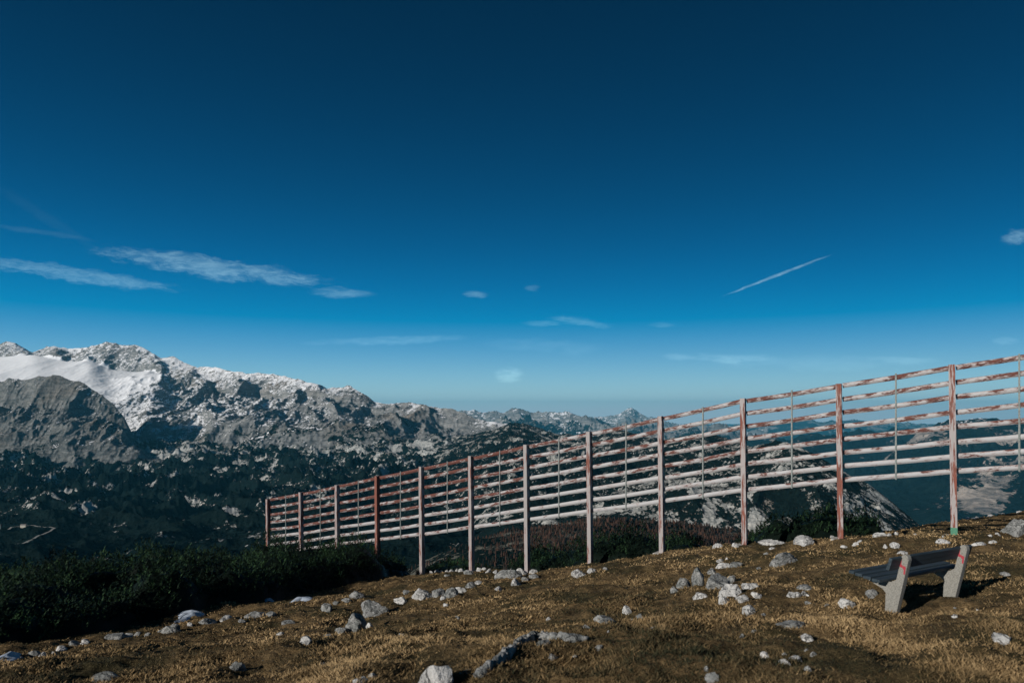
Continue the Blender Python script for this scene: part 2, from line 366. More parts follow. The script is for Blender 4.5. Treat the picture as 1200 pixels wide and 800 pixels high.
# larch slope
lc = [(440, 1100, 690), (500, 1100, 655), (560, 1150, 632), (600, 1200, 618), (700, 1200, 609), (800, 1200, 612), (880, 1200, 622), (950, 1200, 630), (1010, 1200, 640), (1160, 1200, 690)]
sheet('larch', [[(440, 350, 800, .6, 0, 2), (1160, 350, 800, .6, 0, 2)], [(440, 800, 700, .62, 0, 6), (700, 800, 655, .62, 0, 6), (1160, 800, 740, .6, 0, 6)],
                [(x, z, y, .62, 0, 6) for x, z, y in lc], [(440, 1700, 720, .6, 0, 6), (1160, 1700, 800, .6, 0, 6)]], [20, 70, 10], M_LARCHG,
      lambda X, Y: fbm(X, Y, 160, 4, .5, 71), np.arange(440, 1160, 1.5), out='wooded_slope')
# far ranges
r7 = [(430, 492), (520, 490), (548, 484), (556, 481), (566, 483), (578, 480.5), (590, 484), (602, 481.5), (612, 484), (626, 486), (640, 482), (652, 482), (665, 484), (680, 488), (700, 496), (720, 505), (780, 518), (900, 530)]
sheet('range_a', [C(14000, 540, .9, 0, 60, 430, 900), C(17500, 508, .45, .2, 420, 430, 900), [(x, 22000, y, .12, .33, 130) for x, y in r7], C(30000, 560, 0, .3, 100, 430, 900)], [30, 60, 8],
      M_FAR, lambda X, Y: ridged(X, Y, 2600, 6, .58, 81), np.arange(430, 900, .7), out='far_mountain_range')
r8 = [(560, 505), (660, 497), (690, 489.5), (705, 487.5), (720, 484.5), (730, 481.5), (735, 479), (740, 478.5), (748, 483), (756, 486), (765, 489.5), (785, 494), (820, 499), (900, 510)]
sheet('range_b', [C(25000, 520, .8, 0, 60, 560, 900), C(28500, 505, .2, .3, 380, 560, 900), [(x, 33000, y, .12, .33, 130) for x, y in r8], C(42000, 560, 0, .3, 100, 560, 900)], [20, 50, 8],
      M_FAR, lambda X, Y: ridged(X, Y, 3000, 6, .58, 91), np.arange(560, 900, .7), out='far_mountain_range')
r9 = [(680, 505), (780, 498), (850, 500), (880, 498), (900, 495), (920, 493), (945, 491), (965, 495), (990, 493), (1010, 492), (1050, 496), (1080, 499), (1120, 497), (1300, 490), (1600, 490)]
sheet('range_c', [C(26000, 530, .95, 0, 60, 680, 1600), C(30000, 510, .9, 0, 200, 680, 1600), [(x, 36000, y, .5, .1, 150) for x, y in r9], C(44000, 560, 0, .3, 100, 680, 1600)], [20, 40, 8],
      M_FAR, lambda X, Y: ridged(X, Y, 3000, 6, .58, 101), np.arange(680, 1600, 1.), out='far_mountain_range')
r11 = [(780, 526), (840, 520), (880, 513), (930, 509), (1000, 507), (1060, 506), (1120, 511), (1200, 519), (1600, 519)]
sheet('valley', [[(780, 4500, 660, 1, 0, 60), (1600, 4500, 660, 1, 0, 60)], [(780, 6000, 610, .95, 0, 120), (1040, 5800, 612, .85, 0, 120), (1100, 5800, 600, .7, 0, 120), (1160, 5800, 615, .9, 0, 100), (1600, 6000, 610, 1, 0, 100)],
                 C(9000, 556, .98, 0, 160, 780, 1600), [(x, 13500, y, .95, 0, 130) for x, y in r11], C(20000, 570, 1, 0, 80, 780, 1600)], [25, 60, 60, 8],
      M_VALLEY, lambda X, Y: ridged(X, Y, 1500, 6, .5, 111), np.arange(780, 1600, 1.2), out='forested_valley_ridge')
rm = [(1020, 548), (1050, 524), (1080, 507), (1100, 498), (1125, 491), (1140, 488), (1150, 487), (1165, 489), (1185, 495), (1200, 493), (1260, 482), (1400, 478), (1600, 482)]
sheet('mount', [[(1020, 5200, 640, 1, 0, 40), (1600, 5200, 650, 1, 0, 40)], [(1020, 6300, 600, 1, 0, 60), (1110, 6300, 590, .95, 0, 60), (1128, 6300, 588, .4, 0, 30), (1150, 6300, 582, .12, 0, 30), (1172, 6300, 582, .2, 0, 30), (1200, 6300, 580, .85, 0, 50), (1600, 6300, 580, .8, 0, 60)],
                [(1020, 6900, 575, 1, 0, 60), (1128, 6900, 562, .9, 0, 80), (1160, 6900, 556, .42, 0, 90), (1200, 6900, 552, .78, 0, 110), (1600, 6900, 550, .75, 0, 110)],
                [(1020, 8200, 560, .95, 0, 120), (1200, 8200, 525, .76, 0, 170), (1600, 8200, 520, .66, 0, 170)], [(x, 9500, y, .6, .12, 45) for x, y in rm], C(12500, 560, 1, 0, 60, 1020, 1600)],
      [20, 35, 60, 60, 8], M_VALLEY, lambda X, Y: ridged(X, Y, 900, 7, .55, 121), np.arange(1020, 1600, 1.1), out='mountain')
# valley floor out to the horizon and all round
me = np_mesh('valley_floor', [(-90000, -90000, -1650), (90000, -90000, -1650), (90000, 90000, -1650), (-90000, 90000, -1650)], [(0, 1, 2, 3)], M_VALLEY)
attr(me, 'veg', [1.2] * 4); attr(me, 'snow', [0] * 4)
tag(link('valley_floor', me), kind='structure')

# ------------------------------------------------------------------ winding path and hut on the plateau
def snap(nm, px, py):
    A = SHEETS[nm].reshape(-1, 3); u = A[:, 0] / A[:, 1] * F + CX; v = HY - A[:, 2] / A[:, 1] * F
    d = np.hypot(u - px, v - py); near = np.where(d < max(1.5, d.min() + .4))[0]
    k = near[np.argmin(A[near, 1])]; return A[k]
pp = np.array([snap('plateau', x, y) for x, y in [(2, 622), (14, 617), (27, 616), (40, 616), (54, 617), (65, 620), (58, 626), (46, 629), (36, 633), (28, 639)]])
t = np.linspace(0, len(pp) - 1, 90); q = np.stack([np.interp(t, np.arange(len(pp)), pp[:, k]) for k in range(3)], 1)
PA = SHEETS['plateau'].reshape(-1, 3); 
sel = PA[(PA[:, 1] < 3200) & (PA[:, 0] < -300)]
for i in range(len(q)):
    d = np.hypot(sel[:, 0] - q[i, 0], sel[:, 1] - q[i, 1]); q[i, 2] = sel[d < 9 + d.min(), 2].max() + .8
q[:, 2] = np.convolve(np.pad(q[:, 2], 5, 'edge'), np.ones(11) / 11, 'valid') + .8
tg = np.gradient(q[:, :2], axis=0); tg /= np.linalg.norm(tg, axis=1)[:, None] + 1e-6
wd = np.c_[-tg[:, 1], tg[:, 0], np.zeros(len(q))] * 2.8
V = np.stack([q - wd, q + wd], 1).reshape(-1, 3); fa = [(2 * i, 2 * i + 1, 2 * i + 3, 2 * i + 2) for i in range(len(q) - 1)]
tag(link('path', np_mesh('path', V, fa, M_PATH)), kind='structure')

def bm_box(bm, x0, x1, y0, y1, z0, z1, mtx=None):
    vs = [bm.verts.new(c) for c in [(x0, y0, z0), (x1, y0, z0), (x1, y1, z0), (x0, y1, z0), (x0, y0, z1), (x1, y0, z1), (x1, y1, z1), (x0, y1, z1)]]
    for f in ((3, 2, 1, 0), (4, 5, 6, 7), (0, 1, 5, 4), (1, 2, 6, 5), (2, 3, 7, 6), (3, 0, 4, 7)): bm.faces.new([vs[i] for i in f])
    if mtx is not None: bmesh.ops.transform(bm, matrix=mtx, verts=vs)
    return vs
def bm_done(name, bm, mat, parent=None, bevel=0, seg=2, loc=None):
    if bevel: bmesh.ops.bevel(bm, geom=list(bm.edges), offset=bevel, segments=seg, affect='EDGES', profile=.6)
    bmesh.ops.recalc_face_normals(bm, faces=bm.faces)
    me = bpy.data.meshes.new(name); bm.to_mesh(me); bm.free(); me.materials.append(mat)
    return link(name, me, parent, loc)
def hut(px, py, L, W, H, rz, label):
    p = snap('plateau', px, py)
    root = link('hut', None, loc=(p[0], p[1], p[2] + .5)); root.rotation_euler.z = rz
    tag(root, label, 'hut', 'huts on the plateau')
    b = bmesh.new(); bm_box(b, -L / 2, L / 2, -W / 2, W / 2, -4, H); bm_done('wall', b, M_HUTW, root)
    b = bmesh.new(); rr = [b.verts.new(c) for c in [(-L / 2 - .5, -W / 2 - .6, H - .2), (L / 2 + .5, -W / 2 - .6, H - .2), (L / 2 + .5, W / 2 + .6, H - .2), (-L / 2 - .5, W / 2 + .6, H - .2), (-L / 2 - .5, 0, H + 3), (L / 2 + .5, 0, H + 3)]]
    for f in ((0, 1, 5, 4), (2, 3, 4, 5), (0, 4, 3), (1, 2, 5), (3, 2, 1, 0)): b.faces.new([rr[i] for i in f])
    bm_done('roof', b, M_HUTR, root)
hut(28, 616, 15, 7, 5, .1, 'tiny pale hut beside the bend of the winding gravel path')
hut(0, 619, 7, 9, 9, .5, 'narrow pale hut at the left edge beyond the start of the path')

# ------------------------------------------------------------------ larch wood (far-off wood, one mass)
A = SHEETS['larch']; nr, nc, _ = A.shape
TV, TF, TT = [], [], []; off = 0
def cone_tree(p, h, r, tone, sides=5):
    global off
    vs = []; fs = []
    for (z0, rr) in ((.12, 1.), (.4, .75), (.68, .45)):
        b0 = len(vs); a0 = random.random() * 6
        for k in range(sides):
            a = a0 + 6.283 * k / sides; q = rr * r * random.uniform(.6, 1.15)
            vs.append((p[0] + math.cos(a) * q, p[1] + math.sin(a) * q, p[2] + h * (z0 + random.uniform(-.05, .05))))
        vs.append((p[0] + random.uniform(-.1, .1) * r, p[1], p[2] + h * min(1, z0 + .4)))
        for k in range(sides): fs.append((b0 + k, b0 + (k + 1) % sides, b0 + sides))
    TV.extend(vs); TF.extend([(a + off, b + off, c + off) for a, b, c in fs]); TT.extend([tone + random.uniform(-.15, .15)] * len(vs)); off += len(vs)
cnt = 0
while cnt < 6500:
    i = random.randrange(25, nr - 8); j = random.randrange(20, nc - 40)
    p = A[i, j]; u = p[0] / p[1] * F + CX
    dens = fbm(np.array([p[0]]), np.array([p[1]]), 90, 3, .5, 5)[0]
    edge = min(1, max(0, (u - 560) / 90)) * min(1, max(0, (985 - u) / 40))
    if random.random() > (edge * .9 + .05) * min(1, max(.25, .75 + dens)): continue
    q = A[i, j] + (A[i + 1, j] - A[i, j]) * random.random() + (A[i, j + 1] - A[i, j]) * random.random()
    h = random.uniform(3.5, 8.5); larch = random.random() < .6
    cone_tree(q, h, h * random.uniform(.2, .34), random.uniform(.3, .9) if larch else .05); cnt += 1
me = np_mesh('larch_wood', TV, TF, M_LARCH); attr(me, 'tone', TT)
tag(link('larch_wood', me), 'reddish brown autumn larch wood on the slope below the fence', 'wood', kind='stuff')

# ------------------------------------------------------------------ grass
def grass(n, zlo, zhi):
    px = RNG.uniform(-120, 1320, n); k = RNG.uniform(0, 1, n)
    Y = 1 / (1 / zlo + (1 / zhi - 1 / zlo) * k ** .8)
    return (px - CX) / F * Y, Y
N = 480000
gx_, gy_ = grass(N, 3.9, 34)
thr = fbm(gx_, gy_, 1.1, 3, .6, 42)
keep = RNG.uniform(0, 1, N) < np.clip(.85 + thr * .9, .5, 1)
gx_, gy_ = gx_[keep], gy_[keep]; thr = thr[keep]
n = len(gx_); gzb = gheight(gx_, gy_)
hh = (.018 + .036 * RNG.uniform(0, 1, n) ** 1.8) * (1 + .7 * np.clip(thr, -.5, 1)); a = RNG.uniform(0, 2 * np.pi, n)
w = np.maximum(.003, .0007 * gy_) * RNG.uniform(.7, 1.5, n)
lean = RNG.uniform(.3, 1.6, n) * hh; la = RNG.uniform(0, 2 * np.pi, n)
base = np.c_[gx_, gy_, gzb - .012]
side = np.c_[np.cos(a) * w, np.sin(a) * w, np.zeros(n)]
tip = base + np.c_[np.cos(la) * lean, np.sin(la) * lean, hh]
mid = base * .5 + tip * .5 + np.c_[np.zeros((n, 2)), hh * .14]
V = np.stack([base - side, base + side, mid + side * .75, tip, mid - side * .75], 1).reshape(-1, 3)
i5 = np.arange(n)[:, None] * 5
Fq = np.concatenate([i5 + np.array([[0, 1, 2]]), i5 + np.array([[0, 2, 4]]), i5 + np.array([[4, 2, 3]])])
big = fbm(gx_, gy_, 3.2, 3, .5, 77)
tone = np.clip(.5 + .5 * big + .35 * thr + RNG.normal(0, .17, n), 0, 1)
me = np_mesh('grass', V, Fq, M_GRASS); attr(me, 'tone', np.repeat(tone, 5))
tag(link('grass', me), 'short dry golden brown alpine grass on the hillside', 'grass', kind='stuff')

def tuft_plant(name, px, py, rpx, hpx, n, mat, label, cat):
    p = hit(px, py); s = p.y / F; r = rpx * s; h = hpx * s
    rr = r * np.sqrt(RNG.uniform(0, 1, n)); an = RNG.uniform(0, 2 * np.pi, n)
    b = np.c_[rr * .5 * np.cos(an), rr * .5 * np.sin(an), np.zeros(n) - .02]
    tp = np.c_[rr * np.cos(an) * 1.3, rr * np.sin(an) * 1.3, h * (1.05 - .5 * (rr / r) ** 2) * RNG.uniform(.5, 1, n)]
    sd = np.c_[-np.sin(an), np.cos(an), np.zeros(n)] * .007
    V = np.stack([b - sd, b + sd, tp + sd * .6, tp - sd * .6], 1).reshape(-1, 3); f = np.arange(n)[:, None] * 4 + np.array([[0, 1, 2, 3]])
    me = np_mesh(name, V, f, mat); attr(me, 'tone', np.repeat(RNG.uniform(0, 1, n), 4))
    tag(link(name, me, loc=p), label, cat)

# ------------------------------------------------------------------ dwarf pine thickets
def inpoly(x, y, P):
    c = np.zeros(len(x), bool); j = len(P) - 1
    for i in range(len(P)):
        xi, yi = P[i]; xj, yj = P[j]
        c ^= ((yi > y) != (yj > y)) & (x < (xj - xi) * (y - yi) / (yj - yi + 1e-9) + xi); j = i
    return c
def thicket(poly, hgt, dens, label, shootn):
    """poly: plan outline (X, Y)"""
    P = np.array(poly); lo = P.min(0); hi = P.max(0)
    area = (hi - lo).prod()
    # lumpy body
    st = .22; xs = np.arange(lo[0] - .3, hi[0] + .3, st); ys = np.arange(lo[1] - .3, hi[1] + .3, st)
    XX, YY = np.meshgrid(xs, ys)
    def dist(x, y):
        d = np.full(x.shape, 1e9)
        for i in range(len(P)):
            a, b = P[i], P[(i + 1) % len(P)]; ab = b - a
            t = np.clip(((x - a[0]) * ab[0] + (y - a[1]) * ab[1]) / (ab @ ab), 0, 1)
            d = np.minimum(d, np.hypot(x - a[0] - t * ab[0], y - a[1] - t * ab[1]))
        ins = inpoly(x.ravel(), y.ravel(), poly).reshape(x.shape)
        return np.where(ins, d, -d)
    def top(x, y):
        d = dist(x, y) + .35 * fbm(x, y, 1.3, 2, .5, 17)
        k = np.sqrt(np.clip(d / 1.1, 0, 1))
        return hgt * k * (.74 + .75 * fbm(x, y, 2.4, 3, .6, 33)), d
    H, D = top(XX, YY)
    G = gheight(XX, YY)
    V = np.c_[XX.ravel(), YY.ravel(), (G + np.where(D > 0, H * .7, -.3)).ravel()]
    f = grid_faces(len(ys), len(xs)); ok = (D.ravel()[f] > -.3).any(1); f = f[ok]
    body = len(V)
    # shoots
    x = RNG.uniform(lo[0], hi[0], int(dens * area)); y = RNG.uniform(lo[1], hi[1], len(x))
    h, d = top(x, y); k = d > .0; x, y, h = x[k], y[k], h[k]
    n = len(x); z = gheight(x, y) + h * RNG.uniform(.62, .98, n)
    ns = shootn; L = RNG.uniform(.16, .34, n)
    # shoot axis leans outward and curves up
    ax = np.c_[RNG.normal(0, .45, n), RNG.normal(0, .45, n), np.ones(n)]; ax /= np.linalg.norm(ax, axis=1)[:, None]
    b = np.c_[x, y, z]
    vs = []; 
    for q in range(ns):
        t = (q + .5) / ns; an = RNG.uniform(0, 2 * np.pi, n); rad_ = np.c_[np.cos(an), np.sin(an), RNG.uniform(.3, 1.2, n)]
        o = b + ax * (L * t)[:, None]; tp = o + rad_ * (.085 * (1.15 - .5 * t)) * RNG.uniform(.7, 1.3, n)[:, None]
        sd = np.c_[-np.sin(an), np.cos(an), np.zeros(n)] * .02
        vs.append(np.stack([o - sd, o + sd, tp], 1))
    vs = np.stack(vs, 1).reshape(-1, 3)
    fs = np.arange(len(vs)).reshape(-1, 3) + body
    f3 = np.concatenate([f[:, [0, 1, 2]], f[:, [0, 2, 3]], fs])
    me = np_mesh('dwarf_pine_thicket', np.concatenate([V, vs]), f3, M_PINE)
    tn = np.clip(.45 + .4 * fbm(x, y, 1.6, 3, .6, 3) + RNG.normal(0, .22, n), 0, 1)
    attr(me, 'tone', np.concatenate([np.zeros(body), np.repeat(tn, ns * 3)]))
    return tag(link('dwarf_pine_thicket', me), label, 'dwarf pine', 'dwarf pine thickets', 'stuff')
def plan(lst): return [tuple(ray(*c).xy[:]) for c in [(p[0], 0, p[1]) for p in lst]]
thicket(plan([(-160, 13.5), (0, 14.2), (60, 15.0), (150, 17.), (200, 17.9), (260, 19.3), (330, 21.5), (400, 24.5), (440, 26), (470, 28.5), (480, 33), (430, 36), (300, 36), (100, 33), (-160, 31)]), 1.32, 95, 'wide dark green dwarf pine thicket filling the slope below the left end of the fence', 7)
thicket(plan([(596, 26.2), (640, 25), (700, 23.3), (745, 23.2), (800, 23.2), (830, 25), (800, 30), (700, 32), (600, 31)]), 1.05, 75, 'dark dwarf pine thicket behind the rocks under the middle fence posts', 7)
thicket(plan([(862, 22.2), (905, 21.6), (960, 21.2), (1010, 21.2), (1035, 22), (1020, 25), (930, 28), (860, 27)]), .95, 75, 'low dwarf pine thicket behind the white stones by the ninth and tenth posts', 7)
thicket(plan([(490, 30.5), (560, 29), (600, 29), (610, 35), (490, 37)]), .8, 60, 'low dark dwarf pine strip behind the fifth and sixth fence posts', 7)

# ------------------------------------------------------------------ snow fence
fa_, fb_, fc_ = -0.35605105, 0.06216025, -0.04497014
Z0 = 33.72
def fplan(i):
    Y = Z0 * (1 + fc_ * i); return ((fa_ + fb_ * i) / (1 + fc_ * i) * Y, Y)
TOPY = [584.5, 576.5, 568, 557.5, 546.5, 534, 520.8, 505.5, 487.5, 466.6, 449.5, 427, 404]
R1 = [585.5, 579, 570, 560, 549, 537, 523.5, 508, 490.5, 469.5, 452, 430.5, 407]
R8 = [646.5, 643, 637, 632, 625.5, 617.5, 608.5, 598.5, 587, 573.5, 562, 552, 542]
BOT = [662, 664, 668, 672, 672, 668, 664, 656, 647, 641, 634.5, 628.6, 622]
FD = Vector((.8102, -.58615, 0)); FN = Vector((-.58615, -.8102, 0))
x0, y0 = fplan(0)
fence = link('snow_fence', None, loc=(x0, y0, gheight(np.array(x0), np.array(y0)).item()))
tag(fence, 'long weathered snow fence of rusty white steel rails between posts', 'fence')
fo = fence.location.copy()
rotz = math.atan2(FD.y, FD.x)
rustp = [.42, .25, .22, .62, .18, .2, .1, .22, .2, .3, .42, .3, .3]
for i in range(13):
    X, Y = fplan(i); zt = (HY - TOPY[i]) / F * Y; zb = float(gheight(np.array(X), np.array(Y))) - .5
    bm = bmesh.new(); h = zt - zb
    d, w, tf, tw = .21, .14, .018, .012
    # front and back flange, closed core; recess added for shade down each side
    bm_box(bm, -w / 2, w / 2, -d / 2, -d / 2 + tf, 0, h); bm_box(bm, -w / 2 + .02, w / 2 - .02, d / 2 - tf, d / 2, 0, h)
    bm_box(bm, -w / 2 + .026, w / 2 - .026, -d / 2 + tf + .0005, d / 2 - tf - .0005, 0, h - .003)
    o = bm_done('post', bm, M_POST, fence, loc=Vector((X, Y, zb)) - fo); o.rotation_euler = (0, -.012, rotz)
    o['rust'] = rustp[i] + .2
    bm = bmesh.new(); bm_box(bm, -.24, .24, -.22, .22, .42, .5); bm_done('footing', bm, M_CONCB, o, .02)
    if i == 11:
        bm = bmesh.new(); bm_box(bm, -w / 2 - .004, w / 2 + .004, -d / 2 - .004, -d / 2 - .001, .5, .72); bm_done('green_band', bm, M_GREEN, o)
for i in range(12):
    Xa, Ya = fplan(i); Xb, Yb = fplan(i + 1)
    for k in range(8):
        t = k / 7
        za = (HY - (R1[i] * (1 - t) + R8[i] * t)) / F * Ya; zb = (HY - (R1[i + 1] * (1 - t) + R8[i + 1] * t)) / F * Yb
        # spacing linear in height
        A_ = Vector((Xa, Ya, za)) + FD * .02; B_ = Vector((Xb, Yb, zb)) - FD * .02
        A_.z += random.uniform(-.012, .012); B_.z += random.uniform(-.012, .012)
        L = (B_ - A_).length; mid_ = (A_ + B_) / 2; dz = math.asin((B_.z - A_.z) / L)
        bm = bmesh.new(); hh_ = .066
        prof = [(.03, -hh_), (-.002, -hh_), (-.027, -hh_ * .5), (-.034, -hh_ * .1), (-.034, hh_ * .45), (-.022, hh_ * .85), (.0, hh_), (.03, hh_)]
        nseg = 10; rings = []
        bow = random.uniform(-.015, .022)
        for s_ in range(nseg + 1):
            u = s_ / nseg; xx = -L / 2 + L * u; b_ = bow * math.sin(math.pi * u)
            rings.append([bm.verts.new((xx, yy, zz - abs(b_) + random.uniform(-.0015, .0015))) for yy, zz in prof])
        for s_ in range(nseg):
            for q_ in range(len(prof)):
                r_ = (q_ + 1) % len(prof)
                bm.faces.new((rings[s_][q_], rings[s_ + 1][q_], rings[s_ + 1][r_], rings[s_][r_]))
        bm.faces.new(rings[0]); bm.faces.new(rings[-1])
        o = bm_done('rail', bm, M_RAIL, fence, loc=mid_ - FN * .075 - fo)
        o.rotation_euler = (0, -dz, rotz)
        lv = [.48, .36, .38, .3, .34, .14, .1, .06][k] + (.16 if i < 6 and k < 5 else .12 if i < 6 else 0) - (.1 if i in (5, 6, 7) and k > 0 else 0) + random.uniform(-.1, .1)
        o['rust'] = lv + .1
    # middle strut
    Xm, Ym = fplan(i + .5); zt = ((HY - R1[i]) / F * Ya + (HY - R1[i + 1]) / F * Yb) / 2; zb = ((HY - R8[i]) / F * Ya + (HY - R8[i + 1]) / F * Yb) / 2
    bm = bmesh.new(); bm_box(bm, -.02, .02, -.006, 0, 0, zt - zb + .2); bm_box(bm, .0145, .02, .0005, .03, 0, zt - zb + .2)
    o = bm_done('strut', bm, M_STRUT, fence, loc=Vector((Xm, Ym, zb - .1)) - FN * .033 - fo); o.rotation_euler = (0, 0, rotz)

# ------------------------------------------------------------------ bench
bn = ray(1051, 713, 9.); bf = ray(1119, 698, 9.55)
zb_ = (bn.z + bf.z) / 2
ld = Vector((bf.x - bn.x, bf.y - bn.y, 0)); sep_ = ld.length; ld.normalize(); fd = Vector((-ld.y, ld.x, 0))
bench = link('bench', None, loc=Vector(((bn.x + bf.x) / 2, (bn.y + bf.y) / 2, zb_)))
bench.rotation_euler = (0, math.atan2((bf.z - bn.z), sep_) * -1, math.atan2(ld.y, ld.x))
tag(bench, 'wooden bench with dark planks and concrete supports on the turf', 'bench')
# side profile of a support: (front +y, z)
prof = [(.02, -.2), (-.10, .30), (-.19, .68), (-.18, .725), (-.15, .745), (-.11, .735), (-.088, .70), (-.03, .39), (.035, .345), (.08, .338), (.42, .375), (.47, .365), (.47, .325), (.17, .24), (.12, .19), (.155, -.2)]
for sgn in (-1, 1):
    bm = bmesh.new(); th = .075
    a_ = [bm.verts.new((-th / 2, y, z)) for y, z in prof]; b_ = [bm.verts.new((th / 2, y, z)) for y, z in prof]
    bm.faces.new(a_); bm.faces.new(b_[::-1])
    for k in range(len(prof)): r = (k + 1) % len(prof); bm.faces.new((a_[k], b_[k], b_[r], a_[r]))
    sup = bm_done('support', bm, M_CONC, bench, .009, 2, loc=(sgn * sep_ / 2, 0, 0))
    # red mark of two hooked strokes on the outer (left) face of each upright
    bm = bmesh.new()
    def poly(pts_):
        bm.faces.new([bm.verts.new((-th / 2 - .002, y, z)) for y, z in pts_])
    cy, cz = -.112, .585
    def P(pts_): poly([(cy - u * .105 - v * .018, cz + v * .19) for u, v in pts_])
    P([(-.42, .5), (-.16, .48), (-.2, .14), (-.04, .08), (-.02, -.1), (-.48, -.02)])
    P([(.0, .1), (.42, -.0), (.38, -.52), (.16, -.5), (.19, -.2), (.02, -.14)])
    bm_done('red_emblem', bm, M_RED, sup)
Lp = sep_ / 2 + .24
for y0_, y1_ in ((.075, .185), (.2, .31), (.325, .435), (.45, .50)):
    bm = bmesh.new(); z_ = .352 + (y0_ - .07) * .09
    if y0_ > .44: y1_ = .53
    bm_box(bm, -Lp, Lp, y0_, y1_, z_ + .002, z_ + .042); bm_done('seat_plank', bm, M_PLANK, bench, .006)
bm = bmesh.new()
mt = Matrix.Translation((0, -.085, .62)) @ Matrix.Rotation(math.radians(18), 4, 'X')
bm_box(bm, -Lp, Lp, -.0, .045, -.085, .085, mt); bm_done('backrest_plank', bm, M_PLANK, bench, .008)

# ------------------------------------------------------------------ snow patches
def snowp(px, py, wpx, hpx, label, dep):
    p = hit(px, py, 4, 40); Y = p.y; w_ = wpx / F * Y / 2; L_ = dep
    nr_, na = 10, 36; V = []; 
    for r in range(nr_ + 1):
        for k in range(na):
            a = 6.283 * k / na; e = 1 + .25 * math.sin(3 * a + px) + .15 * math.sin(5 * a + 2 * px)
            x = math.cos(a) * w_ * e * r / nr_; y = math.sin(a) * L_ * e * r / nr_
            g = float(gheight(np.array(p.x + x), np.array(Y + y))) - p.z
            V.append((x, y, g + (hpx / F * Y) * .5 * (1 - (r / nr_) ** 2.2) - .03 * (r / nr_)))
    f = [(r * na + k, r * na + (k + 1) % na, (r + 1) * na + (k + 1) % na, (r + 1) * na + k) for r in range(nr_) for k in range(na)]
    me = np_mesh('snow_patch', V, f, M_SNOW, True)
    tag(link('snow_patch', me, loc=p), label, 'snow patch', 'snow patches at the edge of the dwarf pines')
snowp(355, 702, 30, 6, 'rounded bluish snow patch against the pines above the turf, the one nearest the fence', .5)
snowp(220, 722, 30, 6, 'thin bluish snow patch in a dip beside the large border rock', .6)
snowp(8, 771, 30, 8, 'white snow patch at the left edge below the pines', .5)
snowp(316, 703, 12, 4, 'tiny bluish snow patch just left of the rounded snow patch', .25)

# ------------------------------------------------------------------ rocks
def rock_mesh(seed, angular, sx, sy, sz, mat):
    r = random.Random(seed); bm = bmesh.new()
    bmesh.ops.create_icosphere(bm, subdivisions=4 if sx > .22 else 3, radius=1)
    V = np.array([v.co[:] for v in bm.verts])
    D = V / np.linalg.norm(V, axis=1)[:, None]
    rad_ = np.full(len(D), 1.0)
    for k in range(int(12 + angular * 8)):                          # clip by random planes: facets
        nrm = np.array([r.gauss(0, 1), r.gauss(0, 1), r.gauss(0, .9) + .15]); nrm /= np.linalg.norm(nrm)
        off_ = r.uniform(.5, .86); dt = D @ nrm
        lim = np.where(dt > .05, off_ / np.maximum(dt, .05), 9)
        rad_ = np.minimum(rad_, lim)
    s = seed * 3.7
    nz_ = fbm(D[:, 0] * 2 + s, D[:, 1] * 2 + D[:, 2] * 1.7, .9, 4, .55, seed % 9)
    rad_ = rad_ * (1 + .09 * nz_)
    cr = ridged(D[:, 0] + s, D[:, 2] + D[:, 1] * .6, .8, 3, .5, (seed + 5) % 9); rad_ = rad_ * (1 - .07 * np.clip(cr, 0, 1))
    V = D * rad_[:, None] * np.array([sx, sy, sz])
    for v, c in zip(bm.verts, V): v.co = c
    me = bpy.data.meshes.new('rock'); bm.to_mesh(me); bm.free(); me.materials.append(mat)
    return me
MATS = {'w': M_WHITE, 'g': M_GREY, 'l': M_LICH}
